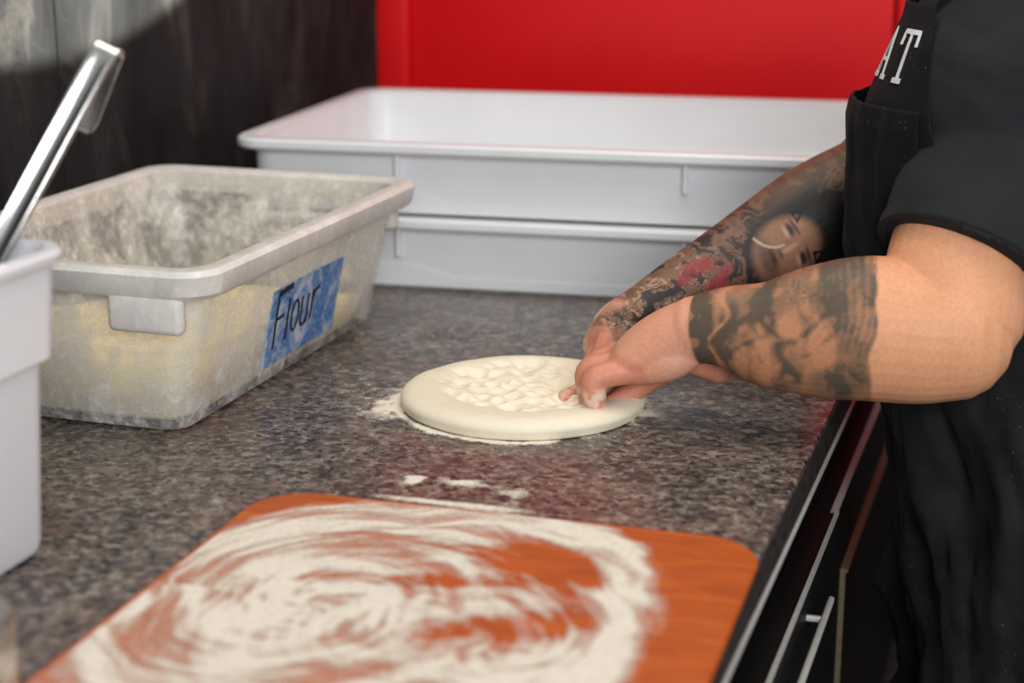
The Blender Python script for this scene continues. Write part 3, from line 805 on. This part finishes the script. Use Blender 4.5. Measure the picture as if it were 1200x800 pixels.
# hands: pinker, floured towards the fingertips
def near_to(L, rad):
    P = catmull([list(q[0]) for q in L], 8); m = np.full(N, 1e9)
    for p in P: m = np.minimum(m, ((C - p) ** 2).sum(1))
    return 1 - sstep(rad * 0.75, rad, np.sqrt(m))
allf = np.zeros(N)
for fs in (near_fingers, far_fingers):
    for kf, L in fs.items():
        if kf != 'edge': allf = np.maximum(allf, near_to(L, 0.026))
palms = np.maximum(near_to(near_palm[1:], 0.06), near_to(far_palm, 0.06))
skin = lerp(skin, rgb(220, 156, 128), np.maximum(palms, allf) * 0.8)
skin = lerp(skin, rgb(206, 132, 106), allf * 0.75)
skin = lerp(skin, rgb(222, 164, 142), near_to([near_palm[2], ((-0.3999, 1.8435, 0.9782), 0)], 0.03) * 0.6)

def axis_dist(Ls):
    m = np.full(N, 1e9)
    for L in Ls:
        for p in catmull([list(q[0]) + [min(q[1:])] for q in L], 5): m = np.minimum(m, np.sqrt(((C - p[:3]) ** 2).sum(1)) - p[3])
    return m
is_far = axis_dist([far_arm, far_fore, far_palm] + list(far_fingers.values())) < axis_dist([near_arm, near_fore, near_palm] + list(near_fingers.values()))
# near forearm
d1, s1, t1, L1 = arm_coords(near_fore)
a = L1 - s1                                     # distance up from the wrist
on = ~is_far & (d1 < 0.105) & (C[:, 0] < -0.02) & (s1 > -0.02) & (near_to(near_fingers['thenar'][1:], 0.031) < 0.5)
Q = np.stack([a, t1, np.zeros(N)], 1)
w1 = fbm(Q * 30 + 7, 3, 21) - 0.5; w2 = fbm(Q * 30 + 57, 3, 22) - 0.5
edge0 = -0.002 + 0.10 * np.maximum(-t1, 0) + 0.03 * np.maximum(t1, 0)
mask = sstep(0, 0.004, a - edge0) * (1 - sstep(0.197, 0.201, a + 0.02 * w1 + 0.10 * t1 ** 2)) * on
ink = 0.34 * np.ones(N)
blot = fbm(np.stack([a * 52 + w1 * 2.6, t1 * 34 + w2 * 2.4, t1 * 0], 1), 4, 25)
ink = ink + 0.50 * (sstep(0.36, 0.66, blot) - 0.45)
for ca, wd, amp, tilt in ((0.060, .006, .8, .35), (0.078, .004, .6, .25), (0.100, .006, .85, -.2), (0.133, .005, .7, .5), (0.150, .004, .45, .3)):
    q = a - ca - tilt * t1 - 0.018 * np.sin(t1 * 70 + ca * 90) - 0.03 * w2
    ink = ink + 0.8 * amp * np.exp(-(q / (wd * 1.3)) ** 2) * sstep(-0.075, -0.03, t1)
ink = ink + 0.9 * spot(a, t1, 0.012, 0.0, 0.017, 0.07) + 0.55 * spot(a, t1, 0.165, -0.052, 0.035, 0.018) + 0.5 * spot(a, t1, 0.045, 0.0, 0.012, 0.03)
fan = np.sin((a * 1.0 + 0.25 * (t1 - 0.05) ** 2 * 8 + 0.01 * w1) * 900 / (1 + 0)) * 0.5 + 0.5
ink = ink + (0.30 * fan + 0.18) * sstep(0.150, 0.172, a + 0.25 * (t1 - 0.02)) * sstep(-0.04, 0.0, t1)
light = np.exp(-((a - 0.034 - 0.2 * t1 - 0.008 * np.sin(t1 * 120)) / 0.0032) ** 2) * 0.8 + 0.5 * spot(a, t1, 0.118, 0.0, 0.012, 0.03) + 0.45 * spot(a, t1, 0.085, -0.03, 0.009, 0.03) + 0.5 * spot(a, t1, 0.15, -0.01, .014, .028)
light = light + 0.6 * sstep(0.58, 0.66, fbm(np.stack([a * 90 + w1 * 3, t1 * 60, a * 0], 1), 2, 29)) * sstep(0.05, 0.0, a)
ln = 1 - sstep(0.0, 0.03, np.abs(fbm(np.stack([a * 75 + w2 * 4, t1 * 40 + w1 * 4, t1 * 0], 1), 2, 27) - 0.5))
ink = np.clip(ink + 0.35 * ln - light, 0, 1.0)
tat = lerp(np.tile(np.array(rgb(188, 132, 96)[:3]), (N, 1)), rgb(92, 80, 66), ink)
skin = skin + (tat - skin) * mask[:, None]

# far forearm: dense sleeve with a shaded portrait, red patches and curling lines
d2, s2, t2, L2 = arm_coords(far_fore)
a = L2 - s2; b = t2
on2 = (d2 < 0.095) & is_far & (a > -0.085)
Q = np.stack([a, b, np.zeros(N)], 1)
v1 = fbm(Q * 36 + 3, 3, 121) - 0.5; v2 = fbm(Q * 36 + 83, 3, 122) - 0.5
f1 = fbm(np.stack([a * 55 + v1 * 5, b * 60 + v2 * 5, a * 0], 1), 3, 125)
f2 = fbm(np.stack([a * 80 + v2 * 6, b * 110 + v1 * 6, a * 0], 1), 2, 131)
tatt = lerp(np.tile(np.array(rgb(120, 88, 68)[:3]), (N, 1)), rgb(48, 44, 42), sstep(0.36, 0.58, f1))
line = 1 - sstep(0.0, 0.045, np.abs(f2 - 0.5))
tatt = lerp(tatt, rgb(30, 29, 30), line * 0.85)
lt = 1 - sstep(0.0, 0.03, np.abs(f1 - 0.47))
tatt = lerp(tatt, rgb(196, 154, 126), lt * 0.75 * sstep(0.16, 0.10, a))
for ca, cb, ra, rb in ((0.100, 0.020, .020, .010), (0.112, -0.012, .016, .014), (0.075, 0.012, .010, .007), (0.128, 0.004, .010, .007)):
    tatt = lerp(tatt, rgb(146, 48, 56), spot(a + 0.01 * v1, b + 0.01 * v2, ca, cb, ra, rb) * 0.85 * (1 - 0.7 * line))
tatt = lerp(tatt, rgb(112, 126, 136), spot(a, b + 0.01 * v1, 0.045, -0.018, .03, .010) * 0.6)
# portrait: brow to the elbow, chin to the wrist
tatt = lerp(tatt, rgb(30, 29, 30), spot(a + 0.02 * v1, b + 0.02 * v2, 0.245, -0.012, 0.078, 0.062, 0.2) * 0.95)
tatt = lerp(tatt, rgb(158, 116, 90), spot(a, b, 0.216, -0.012, 0.048, 0.040, 0.18) * (0.86 + 0.3 * v1))
tatt = lerp(tatt, rgb(88, 68, 56), spot(a, b, 0.188, -0.012, 0.012, 0.026, 0.6) * 0.8)
for sb in (-1, 1):
    tatt = lerp(tatt, rgb(44, 37, 33), spot(a, b, 0.232, -0.012 + sb * 0.020, 0.0045, 0.0085, 0.5) * 0.95)
    tatt = lerp(tatt, rgb(200, 162, 136), spot(a, b, 0.225, -0.012 + sb * 0.020, 0.003, 0.008, 0.6) * 0.6)
    tatt = lerp(tatt, rgb(52, 42, 36), spot(a, b, 0.241 - 0.05 * np.abs(b + 0.012), -0.012 + sb * 0.020, 0.0022, 0.011, 0.5) * 0.85)
tatt = lerp(tatt, rgb(194, 150, 122), spot(a, b, 0.218, -0.012, 0.014, 0.0035, 0.6) * 0.7)
tatt = lerp(tatt, rgb(84, 62, 52), spot(a, b, 0.205, -0.012, 0.003, 0.007, 0.6) * 0.8)
tatt = lerp(tatt, rgb(78, 44, 40), spot(a, b, 0.194, -0.012, 0.003, 0.011, 0.5) * 0.9)
for cb in (0.018, -0.040):
    q = (a - 0.246) / 0.016; m = (q > 0) & (q < 1) & (np.abs(b - cb) < 0.009 * (1 - q)) & ~((q > 0.15) & (q < 0.6) & (np.abs(b - cb) < 0.004 * (1 - q)))
    tatt = np.where(m[:, None], np.array(rgb(18, 18, 19)[:3]), tatt)
arcq = np.abs(np.hypot(a - 0.215, b - 0.03) - 0.034)
tatt = lerp(tatt, rgb(206, 178, 152), (1 - sstep(0.0008, 0.0022, arcq)) * (b < 0.022) * (a < 0.215) * 0.8)
tatt = lerp(tatt, rgb(118, 88, 68), sstep(0.03, 0.06, b) * sstep(0.2, 0.26, a) * 0.6)
m2 = on2 * sstep(-0.055, -0.035, a + 0.02 * v1) * (1 - 0.8 * sstep(0.0, 0.014, b - 0.012) * sstep(0.005, -0.012, a))
skin = skin + (tatt - skin) * m2[:, None]
# flour clinging to the fingers and the back of the far hand
fl_n = fbm(C * 160, 3, 150)
tips = np.zeros(N)
for L in list(near_fingers.items()):
    if L[0] not in ('thenar', 'edge'): tips = np.maximum(tips, near_to(L[1][-2:], 0.020) * (0.9 if L[0] in ('little', 'ring') else 0.55))
for L in far_fingers.values(): tips = np.maximum(tips, near_to(L[1:], 0.018) * 0.55)
tips = np.maximum(tips, near_to([((-0.5426, 1.9944, 0.9836), 0), ((-0.5434, 1.9714, 0.9420), 0)], 0.030) * 0.75)
skin = lerp(skin, rgb(232, 206, 190), tips * sstep(0.30, 0.55, fl_n) * 0.85)
# lips, brows and beard shadow
hd = C[:, 2] > 1.44
lips = ((np.abs(C[:, 2] - (HZ - 0.061)) < 0.012) & (C[:, 0] < HX - 0.085) & (np.abs(C[:, 1] - CY) < 0.026)).astype(float)
skin = lerp(skin, rgb(172, 98, 84), lips * 0.7)
brow = ((np.abs(C[:, 2] - (HZ + 0.038)) < 0.005) & (C[:, 0] < HX - 0.06) & (np.abs(np.abs(C[:, 1] - CY) - 0.030) < 0.018)).astype(float)
skin = lerp(skin, rgb(40, 30, 26), brow * 0.9)
set_color(body, 'paint', np.clip(skin, 0.004, 1))
bo = link('body', body, MT['skin'], None); bo.parent = person; bo.matrix_parent_inverse = Matrix.Translation((-0.05, -CY, 0))
def adopt(o, parent=person):
    o.parent = parent
    o.matrix_parent_inverse = Matrix.Translation((-0.05, -CY, 0)) if parent is person else Matrix.Identity(4)
    return o
for s in (-1, 1):
    v, f = ellipsoid((HX - 0.0635, CY + s * 0.030, HZ + 0.012), (0.013, 0.014, 0.009)); e = adopt(mesh_obj('eye', v, f, MT['eye']))
    v, f = ellipsoid((HX - 0.0745, CY + s * 0.030, HZ + 0.0115), (0.003, 0.0055, 0.0055)); adopt(mesh_obj('iris', v, f, MT['iris']), e)
hair = remesh('hair', [ellipsoid((HX + 0.030, CY, HZ + 0.050), (0.094, 0.083, 0.090)), ellipsoid((HX + 0.055, CY, HZ - 0.005), (0.055, 0.074, 0.075))], 0.004, 2)
hc = coords(hair); hc += ((fbm(hc * 120, 3, 5) - 0.5) * 0.008)[:, None] * (hc - np.array([HX, CY, HZ])) / 0.1
set_coords(hair, hc); adopt(link('hair', hair, MT['hair']))

# t-shirt
sh = [((cx_at(z), CY, z), ry, rx) for z, ry, rx in ((0.93, .178, .142), (1.02, .182, .148), (1.12, .185, .148), (1.24, .190, .142), (1.33, .178, .118), (1.385, .125, .095), (1.41, .085, .080))]
near_sleeve = [((-0.080, 2.060, 1.325), .085, .085), ((-0.0488, 2.1534, 1.3180), .092, .092), ((-0.0592, 2.0738, 1.2609), .098, .094), ((-0.0834, 1.9958, 1.1869), .100, .094), ((-0.0983, 1.9335, 1.1192), .098, .092), ((-0.1030, 1.9221, 1.1037), .0975, .0915)]
far_sleeve = [((-0.080, 2.200, 1.335), .080, .080), ((-0.1257, 2.4375, 1.2941), .092, .092), ((-0.1765, 2.3590, 1.2109), .084, .080), ((-0.2053, 2.3009, 1.1661), .082, .078)]
shp = [loft([t[0] for t in sh], [(t[1], t[2]) for t in sh], 44, 6, (1, 0, 0), False)]
shirt = remesh('t_shirt', shp + [loft([q[0] for q in L], [q[1:] for q in L], 44, 8, NREF, False) for L in (near_sleeve, far_sleeve)], 0.0035, 6)
sc = coords(shirt)
nv = np.empty(len(shirt.vertices) * 3); shirt.vertices.foreach_get('normal', nv); nv = nv.reshape(-1, 3)
wr = fbm(sc @ np.array([[9, 0, 0], [0, 7, 0], [4, 0, 20]]).T + 3, 3, 200) - 0.5
hemd = np.linalg.norm(sc - np.array(near_sleeve[-1][0]), axis=1)
fade = sstep(0.10, 0.16, hemd)
sc = sc + nv * (0.016 * wr * (0.25 + 0.75 * fade))[:, None]
set_coords(shirt, sc)
so = adopt(link('t_shirt', shirt, MT['shirt'])); so['label'] = 'black short-sleeved t-shirt'
# folded hem band at the near sleeve
def hem_band():
    D = [near_sleeve[-2], near_sleeve[-1]]
    p1 = np.array(D[1][0]); t = p1 - np.array(D[0][0]); t /= np.linalg.norm(t)
    ref = np.array(NREF); v = np.cross(t, ref); v /= np.linalg.norm(v); w = np.cross(v, t)
    prof = [(-0.0185, 0.0010), (-0.0175, 0.0026), (-0.010, 0.0030), (-0.001, 0.0028), (0.0012, 0.0010), (0.0012, -0.004), (-0.004, -0.006), (-0.0185, -0.004)]
    rs = []
    for s_, o_ in prof:
        rs.append([tuple(p1 + t * s_ + v * (D[1][1] + o_) * math.cos(x) + w * (D[1][2] + o_) * math.sin(x)) for x in np.linspace(0, 2 * math.pi, 72, endpoint=False)])
    return adopt(rings('sleeve_hem', rs, MT['shirt'], None, close=True), so)
hb = hem_band()
so_inv = Matrix.Translation((0, 0, 0))

# trousers and shoes
tr = [loft([(cx_at(.6) + .01, CY, 0.90), (cx_at(.9), CY, 0.99)], [(.172, .135), (.178, .140)], 40, 5, (1, 0, 0))]
for s in (-1, 1):
    y = CY + s * 0.095
    tr.append(loft([(0.03, y, 0.93), (0.035, y, 0.75), (0.03, y + s * .01, 0.50), (0.05, y + s * .015, 0.28), (0.06, y + s * .015, 0.05)], [(.092, .115), (.088, .105), (.068, .075), (.065, .072), (.060, .068)], 30, 6, (1, 0, 0), False))
trm = remesh('trousers', tr, 0.006, 4); adopt(link('trousers', trm, MT['trouser']))
for s in (-1, 1):
    y = CY + s * 0.11
    v, f = loft([(0.11, y, 0.05), (0.05, y, 0.055), (-0.03, y, 0.045), (-0.10, y, 0.034)], [(.040, .048), (.043, .055), (.048, .043), (.042, .030)], 24, 5, (0, 0, 1))
    v = [(q[0], q[1], max(q[2], 0.0)) for q in v]
    adopt(mesh_obj('shoe', v, f, MT['shoe']))

# apron: bib, pocket, skirt
def apron_sheet(name, z0, z1, nz, half, rx, ry, wr_amp, thick, mat, fold=None, zoff=0.0):
    na = 90; V = []; F = []
    rows = []
    for layer in (0, 1):
        for i in range(nz + 1):
            z = z0 + (z1 - z0) * i / nz
            h = half(z)
            for j in range(na + 1):
                a_ = (-1 + 2 * j / na) * h
                nx, ny = -math.cos(a_), math.sin(a_)
                rows.append((a_, z, layer))
    A = np.array(rows)
    P = np.stack([A[:, 0] * 2.4, A[:, 1] * 4.0, np.zeros(len(A))], 1)
    g = fbm(np.stack([A[:, 0] * 4.2 + A[:, 1] * 1.6, A[:, 1] * 4.5 - A[:, 0] * 1.2, np.zeros(len(A))], 1), 3, 300) - 0.5
    g2 = fbm(np.stack([A[:, 0] * 9 - A[:, 1] * 9, A[:, 1] * 11 + A[:, 0] * 3, np.zeros(len(A))], 1), 3, 310) - 0.5
    for (a_, z, ly), q1, q2 in zip(A, g, g2):
        RX, RY = rx(z), ry(z)
        off = wr_amp(z) * (2.2 * q1 + 1.0 * q2) + zoff - ly * thick
        if fold: off += fold(a_, z)
        V.append((cx_at(z) - (RX + off) * math.cos(a_), CY + (RY + off) * math.sin(a_), z))
    m = (nz + 1) * (na + 1)
    for i in range(nz):
        for j in range(na):
            q = i * (na + 1) + j
            F.append((q, q + 1, q + na + 2, q + na + 1)); F.append((m + q, m + q + na + 1, m + q + na + 2, m + q + 1))
    bd = [j for j in range(na + 1)] + [i * (na + 1) + na for i in range(1, nz + 1)] + [nz * (na + 1) + j for j in range(na - 1, -1, -1)] + [i * (na + 1) for i in range(nz - 1, 0, -1)]
    for p, q in zip(bd, bd[1:] + bd[:1]): F.append((p, m + p, m + q, q))
    return mesh_obj(name, V, F, mat)
irx = lambda z: float(np.interp(z, [0.4, 0.84, 0.95, 1.08, 1.24, 1.33, 1.42], [.165, .170, .165, .163, .150, .122, .092]))
iry = lambda z: float(np.interp(z, [0.4, 0.84, 0.95, 1.08, 1.24, 1.33, 1.42], [.225, .222, .200, .196, .194, .180, .12]))
bib = adopt(apron_sheet('apron_bib', 1.02, 1.375, 70, lambda z: math.radians(float(np.interp(z, [1.0, 1.15, 1.38], [100, 78, 52]))), irx, iry, lambda z: 0.002, 0.003, MT['apron'], zoff=0.004))
bib['label'] = 'black apron bib with white lettering'
pk = adopt(apron_sheet('apron_pocket', 1.055, 1.262, 50, lambda z: math.radians(62), irx, iry, lambda z: 0.007, 0.003, MT['apron'], zoff=0.014, fold=lambda a_, z: 0.009 * math.cos(a_ * 2.2)))
skirt = adopt(apron_sheet('apron_skirt', 0.42, 1.04, 120, lambda z: math.radians(float(np.interp(z, [0.4, 0.8, 1.04], [118, 122, 112]))), irx, iry, lambda z: float(np.interp(z, [0.4, 0.9, 1.04], [0.030, 0.024, 0.006])), 0.003, MT['apron_skirt'], zoff=0.010, fold=lambda a_, z: 0.012 * max(0.0, min(1.0, (1.0 - z) * 6)) * math.sin(a_ * 5.5 + z * 13) * (0.4 + 0.6 * math.sin(z * 7 - a_ * 2) ** 2)))
for s in (-1, 1):
    v, f = loft([(cx_at(1.36) - 0.085, CY + s * 0.095, 1.355), (cx_at(1.36) - 0.04, CY + s * 0.090, 1.405), (cx_at(1.36) + 0.04, CY + s * 0.07, 1.425), (cx_at(1.36) + 0.085, CY, 1.42)], [(.012, .003)] * 4, 12, 6, (0, 0, 1))
    adopt(mesh_obj('apron_strap', v, f, MT['apron']))

# white lettering across the bib, its last letter a T
def bib_point(a_, z, off):
    return Vector((cx_at(z) - (irx(z) + off) * math.cos(a_), CY + (iry(z) + off) * math.sin(a_), z))
def letter(pts, w, a0, z0, off=0.0062):
    V = []; F = []
    P = []
    for (p, q) in zip(pts[:-1], pts[1:]):
        for i in range(6): P.append(Vector(p).lerp(Vector(q), i / 6))
    P.append(Vector(pts[-1]))
    for i, p in enumerate(P):
        d = (P[min(i + 1, len(P) - 1)] - P[max(i - 1, 0)]).normalized(); q = Vector((-d.y, d.x)) * w / 2
        for s_ in (p + q, p - q):
            V += [bib_point(a0 - s_.x / 0.19, z0 + s_.y, off), bib_point(a0 - s_.x / 0.19, z0 + s_.y, off - 0.003)]
    for i in range(len(P) - 1):
        a_ = i * 4; b_ = a_ + 4
        F += [(a_, a_ + 2, b_ + 2, b_), (a_ + 1, b_ + 1, b_ + 3, a_ + 3), (a_, b_, b_ + 1, a_ + 1), (a_ + 2, a_ + 3, b_ + 3, b_ + 2)]
    F += [(0, 1, 3, 2), (len(V) - 4, len(V) - 2, len(V) - 1, len(V) - 3)]
    return V, F
A0 = math.radians(-41); Z0 = 1.290
LT = [letter([(0, 0.0), (0, 0.055)], .0042, A0, Z0), letter([(-0.022, 0.040), (-0.021, 0.055), (0.021, 0.055), (0.022, 0.040)], .0050, A0, Z0), letter([(-0.010, 0.001), (0.010, 0.001)], .0055, A0, Z0)]
LA = [letter([(-0.087, 0.0), (-0.067, 0.055), (-0.047, 0.0)], .0045, A0, Z0), letter([(-0.095, 0.001), (-0.079, 0.001)], .0055, A0, Z0), letter([(-0.055, 0.001), (-0.039, 0.001)], .0055, A0, Z0), letter([(-0.08, 0.02), (-0.054, 0.02)], .0035, A0, Z0)]
for nm, LL in (('letter', LT), ('letter', LA)):
    V, F = merge(LL); adopt(mesh_obj(nm, V, F, MT['letter'], smooth=False), bib)
